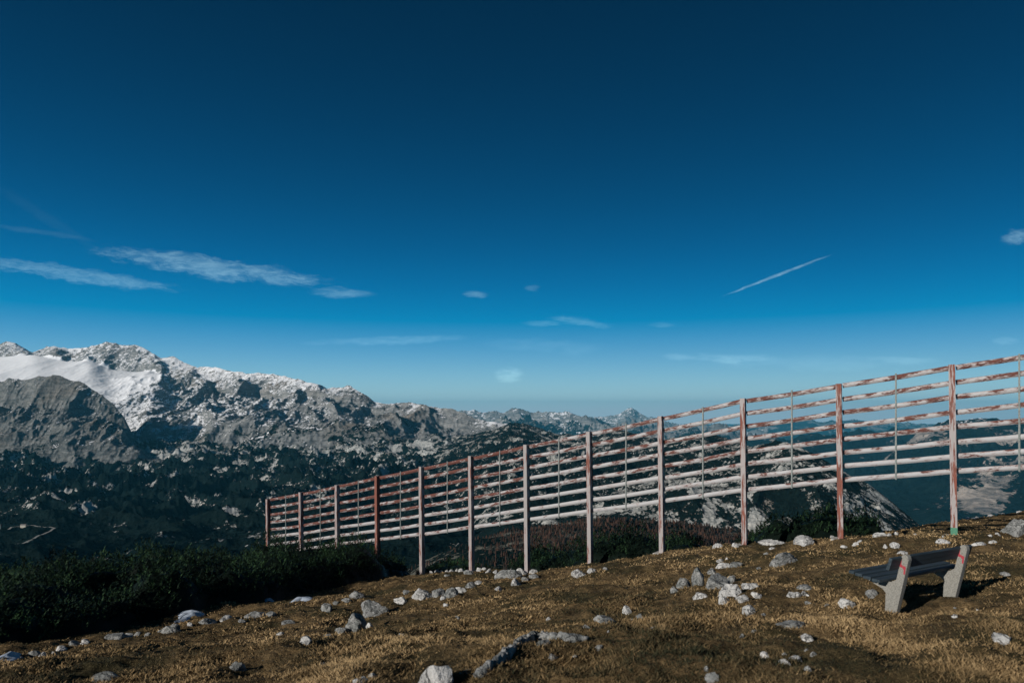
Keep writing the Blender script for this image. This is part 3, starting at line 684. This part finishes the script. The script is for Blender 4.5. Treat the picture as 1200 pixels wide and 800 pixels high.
# (px centre, py base, width px, height px, kind, tilt deg, label or None)
ROCKS = [
 (511, 806, 46, 30, 'w', 0, 'large rounded pale boulder with a vertical crack at the bottom of the photo'),
 (439, 725, 30, 22, 'g', -20, 'big rounded grey boulder half sunk in grass beside the dark mottled rock'),
 (415, 741, 28, 20, 'l', 0, 'dark mottled jagged rock just below the rounded grey boulder'),
 (495, 703, 21, 16, 'w', 0, 'bright upright rock under the fifth post, left of the row of slabs'),
 (470, 708, 17, 10, 'w', 0, 'pale flat topped rock just left of the bright upright rock'),
 (513, 700, 16, 10, 'g', -20, 'grey slab leaning right beside the bright upright rock'),
 (529, 699, 18, 11, 'l', -25, 'grey leaning slab in the middle of the row below the sixth post'),
 (539, 695, 14, 9, 'w', 0, 'white topped rock at the right end of the row of slabs'),
 (383, 717, 15, 14, 'g', -35, 'slanted wedge shaped grey rock left of the rounded grey boulder'),
 (420, 701, 17, 10, 'g', 0, 'domed grey rock at the foot of the wide dwarf pine thicket'),
 (198, 744, 22, 14, 'l', 0, 'largest mottled rock on the border between turf and dwarf pines'),
 (122, 800, 24, 16, 'g', 0, 'grey rock by itself in the lower left corner of the turf'),
 (275, 786, 20, 10, 'g', -15, 'flat grey rock alone in the grass at lower left, right of the corner rock'),
 (356, 756, 14, 9, 'w', 0, 'block shaped pale rock alone below the wedge shaped rock'),
 (435, 796, 13, 11, 'w', 0, 'small upright white rock at the bottom, left of the large cracked boulder'),
 (420, 803, 20, 10, 'w', 0, 'low pale rock at the bottom edge beside the small upright white rock'),
 (548, 792, 20, 8, 'g', 0, 'low grey rock just right of the large cracked boulder'),
 (566, 796, 16, 8, 'l', 0, 'dark grey rock between the low grey rock and the curved outcrop'),
 (636, 758, 18, 9, 'l', 0, 'mottled rock under the bend of the curved outcrop'),
 (646, 773, 12, 9, 'g', 0, 'grassy grey stone below the mottled rock under the curved outcrop'),
 (709, 732, 21, 11, 'g', 0, 'wedge of grey rock left of the small striped white rock'),
 (735, 720, 15, 12, 'w', 0, 'small white rock with dark vertical stripes in the middle of the turf'),
 (803, 690, 19, 16, 'l', 0, 'rounded mottled rock at the left of the central cluster'),
 (791, 695, 11, 10, 'g', 0, 'pale grey rock leaning on the left side of the mottled rock of the cluster'),
 (820, 688, 17, 22, 'l', 0, 'tall knobbly rock at the top of the central cluster'),
 (843, 692, 29, 22, 'g', -12, 'broad grey boulder in the middle of the central cluster'),
 (859, 683, 12, 11, 'g', 0, 'grey knob on the right shoulder of the broad grey boulder'),
 (824, 702, 17, 10, 'w', 0, 'white block below the tall knobbly rock'),
 (859, 699, 25, 14, 'w', 12, 'brightest white slab in the centre of the cluster'),
 (849, 708, 15, 12, 'w', 20, 'white triangular block in front of the brightest slab, at its left'),
 (870, 706, 14, 9, 'w', 0, 'white block in front of the brightest slab, at its right'),
 (882, 691, 19, 11, 'w', 25, 'white slab standing above its shadow right of the cluster'),
 (887, 701, 13, 11, 'w', 0, 'squat white rock under the slab right of the cluster'),
 (848, 667, 19, 8, 'w', 0, 'white rock above the central cluster'),
 (863, 665, 16, 7, 'g', 0, 'flat grey rock touching the white rock above the cluster'),
 (835, 673, 12, 8, 'g', 0, 'grey rock just left of the white rock above the cluster'),
 (878, 721, 17, 12, 'w', 0, 'rounded white rock alone below the central cluster'),
 (921, 663, 32, 21, 'g', -25, 'large slanting grey slab in the grass below the tenth post'),
 (903, 639, 30, 7, 'w', 0, 'long low white rock right of the tenth post'),
 (943, 638, 25, 9, 'w', 0, 'pale lumpy rock midway between the tenth and eleventh posts'),
 (975, 632, 9, 8, 'w', 0, 'round white stone just left of the eleventh post'),
 (841, 642, 13, 5, 'w', 0, 'flat pale stone left of the tenth post'),
 (863, 641, 9, 6, 'w', 0, 'small pale stone touching the tenth post on its left'),
 (927, 700, 11, 8, 'w', 0, 'left stone of the little group of three left of the bench'),
 (935, 700, 9, 7, 'w', 0, 'middle stone of the little group of three left of the bench'),
 (943, 699, 11, 9, 'w', 0, 'right stone of the little group of three left of the bench'),
 (946, 691, 16, 5, 'g', 0, 'flat tan stone behind the group of three stones'),
 (994, 714, 21, 13, 'w', 0, 'white rock in the grass in front of the left end of the bench'),
 (1025, 700, 14, 8, 'g', 0, 'grey stone touching the near support of the bench'),
 (932, 737, 35, 11, 'g', 0, 'wide flat grey rock below the group of three stones'),
 (945, 751, 15, 8, 'w', 0, 'white stone just below the wide flat grey rock'),
 (898, 773, 13, 12, 'w', -20, 'egg shaped white stone at lower centre right'),
 (931, 776, 15, 9, 'w', 15, 'flat white stone right of the egg shaped stone'),
 (921, 780, 13, 7, 'w', 0, 'low pale stone below the egg shaped stone'),
 (947, 788, 10, 9, 'g', 0, 'small grey stone right of the flat white stone'),
 (836, 800, 14, 14, 'g', 0, 'pale grey stone at the bottom edge right of centre'),
 (595, 677, 26, 10, 'g', -5, 'long grey rock right of the sixth post'),
 (612, 674, 13, 8, 'w', 0, 'warm white rock behind the right end of the long grey rock'),
 (624, 673, 10, 9, 'w', 0, 'pale block under the seventh post'),
 (604, 687, 13, 11, 'w', 0, 'mottled white rock just below the long grey rock'),
 (615, 682, 11, 9, 'g', 0, 'grey rock between the mottled white rock and the pale block'),
 (626, 678, 12, 6, 'g', 0, 'flat grey rock at the right end of the stones by the seventh post'),
 (680, 676, 18, 9, 'w', 0, 'white rock at the edge of the middle pine thicket'),
 (694, 672, 12, 9, 'w', 0, 'pale grey rock touching the white rock at the middle pine thicket'),
 (1194, 630, 32, 28, 'g', -20, 'large grey boulder with a white streak at the right edge behind the bench'),
 (1031, 629, 14, 6, 'w', 0, 'pale stone at the crest right of the eleventh post'),
 (1050, 643, 15, 7, 'w', 0, 'white stone in the grass behind the left end of the bench'),
 (1059, 650, 14, 5, 'w', 0, 'flat pale stone just above the bench backrest'),
 (1107, 637, 13, 6, 'w', 0, 'white stone left of the post with the green base'),
 (1150, 639, 15, 5, 'w', 0, 'flat white stone right of the far bench support'),
 (1164, 637, 10, 4, 'w', 0, 'tan flat stone next to the flat white stone behind the bench'),
 (1176, 753, 22, 13, 'w', 0, 'white rock alone in the grass at lower right'),
 (1119, 725, 8, 7, 'w', 0, 'little white stone in front of the bench'),
 (1179, 675, 9, 6, 'g', 0, 'little grey stone at the right edge, right of the bench shadow'),
 (242, 731, 17, 7, 'g', 0, 'pale flat rock just right of the largest border rock'),
 (264, 727, 13, 8, 'w', 0, 'small white border rock right of the pale flat rock'),
 (300, 723, 24, 6, 'g', -4, 'long low grey border rock with shade beneath'),
 (337, 731, 13, 6, 'g', 0, 'grey stone below the snow patch nearest the fence'),
 (133, 749, 20, 7, 'l', -6, 'low mottled rock on the border left of the largest border rock'),
 (38, 771, 14, 9, 'l', 0, 'mottled rock beside the white snow patch at the left edge'),
]
SMALL = [(405, 705, 14, 4, 'g'), (393, 709, 8, 6, 'g'), (400, 743, 18, 8, 'g'), (433, 737, 10, 9, 'w'), (384, 747, 11, 5, 'g'), (477, 696, 11, 5, 'g'), (519, 703, 8, 5, 'w'), (523, 711, 7, 5, 'w'), (536, 726, 9, 5, 'g'),
 (552, 690, 12, 7, 'g'), (560, 685, 8, 5, 'w'), (583, 692, 10, 5, 'w'), (379, 780, 8, 4, 'g'), (446, 760, 6, 4, 'g'), (470, 745, 6, 4, 'g'), (643, 727, 8, 4, 'w'), (688, 738, 9, 5, 'g'), (713, 742, 4, 4, 'w'), (703, 763, 10, 7, 'g'), (674, 771, 5, 5, 'w'),
 (751, 726, 11, 6, 'g'), (741, 728, 6, 4, 'w'), (767, 739, 11, 6, 'g'), (775, 735, 4, 4, 'w'), (845, 658, 8, 4, 'w'), (852, 656, 4, 3, 'w'), (906, 644, 8, 4, 'w'), (898, 650, 6, 3, 'g'), (890, 667, 7, 3, 'g'), (990, 642, 7, 4, 'w'), (948, 709, 8, 5, 'g'), (971, 710, 7, 4, 'g'),
 (870, 748, 7, 6, 'g'), (895, 722, 6, 5, 'g'), (921, 769, 8, 5, 'g'), (955, 768, 8, 5, 'g'), (945, 764, 6, 4, 'g'), (829, 788, 6, 7, 'g'), (885, 742, 9, 4, 'g'), (1043, 628, 6, 5, 'w'), (1051, 627, 6, 6, 'w'), (1038, 643, 7, 6, 'w'), (1008, 636, 5, 5, 'w'), (1004, 640, 9, 4, 'w'), (1106, 630, 4, 4, 'w'), (1120, 714, 4, 3, 'g'), (1146, 716, 4, 3, 'w'), (1073, 627, 4, 3, 'w'),
 (1170, 628, 6, 4, 'w'), (1160, 629, 5, 3, 'w'), (1134, 603, 6, 3, 'w'), (1162, 600, 6, 3, 'w'), (1176, 599, 4, 2, 'w'), (1195, 599, 6, 3, 'w'), (1146, 605, 4, 3, 'w'),
 (710, 668, 9, 4, 'w'), (624, 665, 5, 4, 'w'), (574, 664, 4, 3, 'w'), (600, 664, 4, 3, 'w'),
 (70, 763, 11, 6, 'w'), (86, 757, 11, 6, 'g'), (99, 755, 9, 6, 'w'), (50, 769, 8, 6, 'w'), (62, 767, 6, 4, 'g'), (147, 747, 11, 6, 'w'), (160, 745, 8, 5, 'g'), (173, 746, 9, 4, 'g'), (283, 730, 7, 6, 'g'), (318, 722, 12, 5, 'g'), (328, 745, 9, 6, 'w'), (2, 775, 8, 6, 'g'), (222, 734, 8, 5, 'w'),
 (505, 671, 5, 3, 'w'), (512, 671, 5, 4, 'w'), (517, 670, 6, 5, 'w'), (523, 670, 5, 4, 'w'), (529, 668, 6, 5, 'w'), (535, 669, 5, 4, 'w'), (540, 667, 6, 6, 'w'), (544, 671, 5, 3, 'g'), (561, 670, 7, 5, 'w'), (567, 668, 5, 4, 'w'), (572, 671, 6, 4, 'w'), (550, 673, 12, 4, 'g'), (524, 675, 6, 3, 'g'), (580, 672, 6, 4, 'w')]
def put_rock(px, py, w_, h_, kind, tilt, label, idx, name):
    p = hit(px, min(py, 812) - h_ * .12, 3.4, 45); s = p.y / F
    sx = w_ * s / 2 * 1.36; sz = h_ * s * 1.02; sz = min(sz, sx * (1.9 if h_ > w_ else 1.05)); sy = min(sx * random.uniform(.75, 1.05), sz * 2.2)
    me = rock_mesh(idx + 11, random.random(), sx, sy, sz, MATS[kind])
    o = link(name, me, loc=Vector((p.x, p.y + sy * .3, p.z - sz * .04)))
    o.rotation_euler = (random.uniform(-.12, .12), math.radians(-tilt) * -1, random.uniform(-.35, .35))
    tag(o, label, 'rock' if name == 'rock' else 'stone', 'rocks in the turf' if name == 'rock' else 'small stones in the turf')
    return o
OUT = [(562, 797, 7), (572, 789, 9), (581, 782, 10), (590, 774, 10), (599, 767, 11), (608, 760, 12), (617, 755, 12), (627, 752, 11), (637, 751, 10), (648, 752, 8), (658, 753, 9), (669, 753, 9), (679, 754, 6)]
bmo = bmesh.new()
_o = np.array(OUT, float); _t = np.linspace(0, len(OUT) - 1, 34)
OUT = [tuple(float(np.interp(t_, range(len(_o)), _o[:, c_])) for c_ in range(3)) for t_ in _t]
oy = np.array([hit(px, py - 1, 3.4, 45).y for px, py, h_ in OUT]); oy = np.convolve(np.pad(oy, 4, 'edge'), np.ones(9) / 9, 'valid')
op = [Vector(((px - CX) / F * y, y, float(gheight(np.array((px - CX) / F * y), np.array(y))))) for (px, py, h_), y in zip(OUT, oy)]
zs_ = np.convolve(np.pad([v.z for v in op], 3, 'edge'), np.ones(7) / 7, 'valid')
for v, z_ in zip(op, zs_): v.z = z_
p0 = op[len(op) // 2].copy()
for k, (px, py, h_) in enumerate(OUT):
    p = op[k]; sc_ = p.y / F; pa, pb = op[max(0, k - 1)], op[min(len(OUT) - 1, k + 1)]
    me = rock_mesh(400 + k, .6, 12 * sc_, 7.5 * sc_, h_ * sc_ * 1.05, M_GREY)
    d_ = (pb - pa); me.transform(Matrix.Translation(p - p0 + Vector((0, 0, .015))) @ d_.to_track_quat('X', 'Z').to_matrix().to_4x4())
    bmo.from_mesh(me); bpy.data.meshes.remove(me)
me = bpy.data.meshes.new('rock_outcrop'); bmo.to_mesh(me); bmo.free(); me.materials.append(M_GREY)
tag(link('rock_outcrop', me, loc=p0), 'long curved grey rock outcrop rising out of the turf at bottom centre', 'rock outcrop')
for k, (px, py, w_, h_, kd, tl, lb) in enumerate(ROCKS):
    put_rock(px, py, w_, h_, kd, tl, lb, k, 'rock')
seen = {}
def describe(px, py, w_, h_, kd):
    best = min(ROCKS, key=lambda r: math.hypot(r[0] - px, (r[1] - py) * 1.6))
    dx, dy = px - best[0], py - best[1]
    if abs(dx) > 1.8 * abs(dy): rel = 'right of' if dx > 0 else 'left of'
    elif abs(dy) > 1.8 * abs(dx): rel = 'below' if dy > 0 else 'behind'
    else: rel = ('below and ' if dy > 0 else 'behind and ') + ('right of' if dx > 0 else 'left of')
    short = ' '.join(best[6].split(',')[0].split()[:8])
    while short.split()[-1] in ('the', 'of', 'a', 'at', 'on', 'in', 'and', 'with', 'its', 'left', 'right', 'small'): short = ' '.join(short.split()[:-1])
    sz = 'tiny' if w_ < 6 else 'small'; col = 'pale' if kd == 'w' else 'grey'
    return [f'{sz} {col} stone {rel} the {short}', f'{sz} {"flat" if h_ < w_ * .62 else "rounded"} {col} stone {rel} the {short}']
for k, (px, py, w_, h_, kd) in enumerate(SMALL):
    opts = describe(px, py, w_, h_, kd)
    lb = next((q for q in opts if q not in seen), opts[-1])
    if 500 < px < 585 and py > 660 and w_ < 8: lb = 'tiny pale stone in the rubble around the foot of the sixth fence post'
    elif lb in seen: lb = lb.replace('stone', 'stone farther off', 1) if lb.replace('stone', 'stone farther off', 1) not in seen else lb
    seen[lb] = 1
    o = put_rock(px, py, w_, h_, kd, random.uniform(-15, 15), lb, k + 200, 'stone')
    if lb.startswith('tiny pale stone in the rubble'): o['group'] = 'rubble at the sixth post'

# ------------------------------------------------------------------ haze
bm = bmesh.new(); bm_box(bm, -70000, 70000, -3000, 70000, -1652, 1040)
hz = bm_done('haze', bm, bpy.data.materials.new('haze_air')); hz['kind'] = 'stuff'; hz['label'] = 'thin blue haze filling the air over the valleys'; hz['category'] = 'haze'
hm_ = hz.data.materials[0]; hm_.use_nodes = True; nt = hm_.node_tree; nt.nodes.clear()
o_ = nt.nodes.new('ShaderNodeOutputMaterial'); v_ = nt.nodes.new('ShaderNodeVolumePrincipled')
v_.inputs['Color'].default_value = (.13, .66, .96, 1); v_.inputs['Density'].default_value = 1.6e-5; v_.inputs['Anisotropy'].default_value = 0.0
nt.links.new(v_.outputs[0], o_.inputs['Volume'])

# ------------------------------------------------------------------ light
SD = Vector((-.76, -.65, 0)).normalized(); EL = math.radians(21)
sunv = Vector((SD.x * math.cos(EL), SD.y * math.cos(EL), math.sin(EL)))
sl = bpy.data.lights.new('sun', 'SUN'); sl.energy = 4.3; sl.angle = math.radians(.53); sl.color = (1, .945, .88)
so = bpy.data.objects.new('sun', sl); COL.objects.link(so); so.rotation_euler = sunv.to_track_quat('Z', 'Y').to_euler()

wd_ = bpy.data.worlds.new('World'); S.world = wd_; wd_.use_nodes = True; nt = wd_.node_tree; nt.nodes.clear(); N = NT(nt)
sky = N.n('ShaderNodeTexSky'); sky.sky_type = 'NISHITA'; sky.sun_disc = False; sky.sun_elevation = EL
sky.sun_rotation = math.atan2(SD.x, SD.y); sky.altitude = 2100; sky.air_density = 1; sky.dust_density = .4; sky.ozone_density = 2.5
gen = N.n('ShaderNodeTexCoord').outputs['Generated']; sp = N.n('ShaderNodeSeparateXYZ'); N.l(gen, sp.inputs[0])
# the sky model is read at one azimuth so that it darkens evenly towards the zenith all round
zc_ = N.math('MAXIMUM', sp.outputs[2], .0); hv = N.n('ShaderNodeCombineXYZ')
N.l(N.math('SQRT', N.math('SUBTRACT', 1., N.math('MULTIPLY', zc_, zc_))), hv.inputs[1]); N.l(zc_, hv.inputs[2]); N.l(hv.outputs[0], sky.inputs[0])
ss = N.n('ShaderNodeSeparateColor'); N.l(sky.outputs[0], ss.inputs[0])
def cap(v, c): return N.math('DIVIDE', v, N.math('SQRT', N.math('ADD', 1., N.math('POWER', N.math('DIVIDE', v, c), 2.))))
cr_ = N.n('ShaderNodeCombineColor')
N.l(N.math('MULTIPLY', N.math('MAXIMUM', N.math('SUBTRACT', ss.outputs[0], 2.7), .0), 1.5), cr_.inputs[0])
N.l(cap(N.math('MULTIPLY', N.math('POWER', ss.outputs[1], 2.0), .16), 20.), cr_.inputs[1])
N.l(cap(N.math('MULTIPLY', N.math('POWER', ss.outputs[1], 1.9), .5), 10.5), cr_.inputs[2])
skyc = cr_.outputs[0]
yy = N.math('MAXIMUM', sp.outputs[1], .02)
U = N.math('DIVIDE', sp.outputs[0], yy); Vv = N.math('DIVIDE', sp.outputs[2], yy)
CL = [(85, 321, 118, 8.5, 8, .42), (250, 313, 128, 12, 8, .56), (402, 344, 36, 6, 2, .4), (455, 399, 90, 5, -2, .26), (597, 439, 16, 9, 0, .5), (912, 322, 62, 1.7, -21, .65), (557, 345, 14, 4, 0, .34), (624, 337, 9, 4, 0, .16),
      (680, 377, 34, 5, 9, .3), (636, 379, 22, 4, 0, .25), (1192, 278, 18, 9, -14, .5), (860, 420, 50, 5, 1, .33), (795, 418, 18, 4, 0, .25), (1060, 421, 42, 4, 0, .2), (1178, 400, 15, 5, 0, .35), (775, 381, 15, 3, 0, .2),
      (55, 255, 70, 7, 32, .022), (50, 272, 60, 3.5, 9, .07), (640, 405, 70, 8, 3, .12), (960, 425, 120, 8, 0, .12)]
cb = N.n('ShaderNodeCombineXYZ'); N.l(U, cb.inputs[0]); N.l(Vv, cb.inputs[1])
nzA = N.noise(N.scalevec(cb.outputs[0], (9, 26, 1)), 1.6, 6, .62, .5)
wx = N.math('MULTIPLY', N.math('SUBTRACT', nzA, .5), .03)
tot = None
for (cx_, cy_, L_, W_, an, st) in CL:
    ca, sa = math.cos(math.radians(an)), math.sin(math.radians(an))
    du = N.math('SUBTRACT', U, (cx_ - CX) / F); dv = N.math('ADD', N.math('SUBTRACT', Vv, (HY - cy_) / F), N.math('MULTIPLY', wx, min(1, W_ / 9)))
    # image angle an is clockwise (downwards to the right)
    a1 = N.math('ADD', N.math('MULTIPLY', du, ca * F / L_), N.math('MULTIPLY', dv, -sa * F / L_))
    b1 = N.math('ADD', N.math('MULTIPLY', du, sa * F / W_), N.math('MULTIPLY', dv, ca * F / W_))
    d_ = N.math('ADD', N.math('MULTIPLY', a1, a1), N.math('MULTIPLY', b1, b1))
    if st >= .15:                                     # fibres drawn out along the cloud
        vc_ = N.n('ShaderNodeCombineXYZ'); N.l(N.math('MULTIPLY', a1, L_ / 28), vc_.inputs[0]); N.l(N.math('MULTIPLY', b1, 1.7), vc_.inputs[1]); vc_.inputs[2].default_value = cx_ * .37
        fb_ = N.noise(vc_.outputs[0], 1.5, 6, .68, .35)
        d_ = N.math('ADD', d_, N.math('MULTIPLY', N.math('SUBTRACT', fb_, .5), 2.6))
    m_ = N.map(d_, 1.45, -.1, 0, st)
    tot = m_ if tot is None else N.math('ADD', tot, m_)
nzB = N.noise(N.scalevec(cb.outputs[0], (22, 90, 1)), 1.6, 5, .7, .8)
tex = N.map(N.math('ADD', N.math('MULTIPLY', nzA, .5), N.math('MULTIPLY', nzB, .5)), .3, .62, .15, 1.2)
cm = N.math('MULTIPLY', tot, tex, clamp=True)
cadd = N.n('ShaderNodeMix', data_type='RGBA', blend_type='ADD'); cadd.clamp_result = False
N.l(cm, cadd.inputs[0]); N.l(skyc, cadd.inputs[6]); cadd.inputs[7].default_value = (3.2, 4.5, 4.2, 1); fin = cadd.outputs[2]
bg = N.n('ShaderNodeBackground'); N.l(fin, bg.inputs[0]); bg.inputs[1].default_value = .075
ow = N.n('ShaderNodeOutputWorld'); N.l(bg.outputs[0], ow.inputs[0])

# ------------------------------------------------------------------ camera
cam = bpy.data.cameras.new('camera'); co_ = bpy.data.objects.new('camera', cam); COL.objects.link(co_)
cam.sensor_width = 36; cam.lens = 24; cam.clip_end = 300000; cam.clip_start = .05
co_.location = (0, 0, 0); co_.rotation_euler = (math.radians(90), 0, 0)
cam.shift_y = (HY - 400) / 1200
cam.dof.use_dof = True; cam.dof.focus_distance = 45; cam.dof.aperture_fstop = 2.0
S.camera = co_
S.view_settings.view_transform = 'Standard'; S.view_settings.look = 'None'; S.view_settings.exposure = 0; S.view_settings.gamma = 1
S.cycles.volume_bounces = 0; S.cycles.max_bounces = 5
S.cycles.use_denoising = True
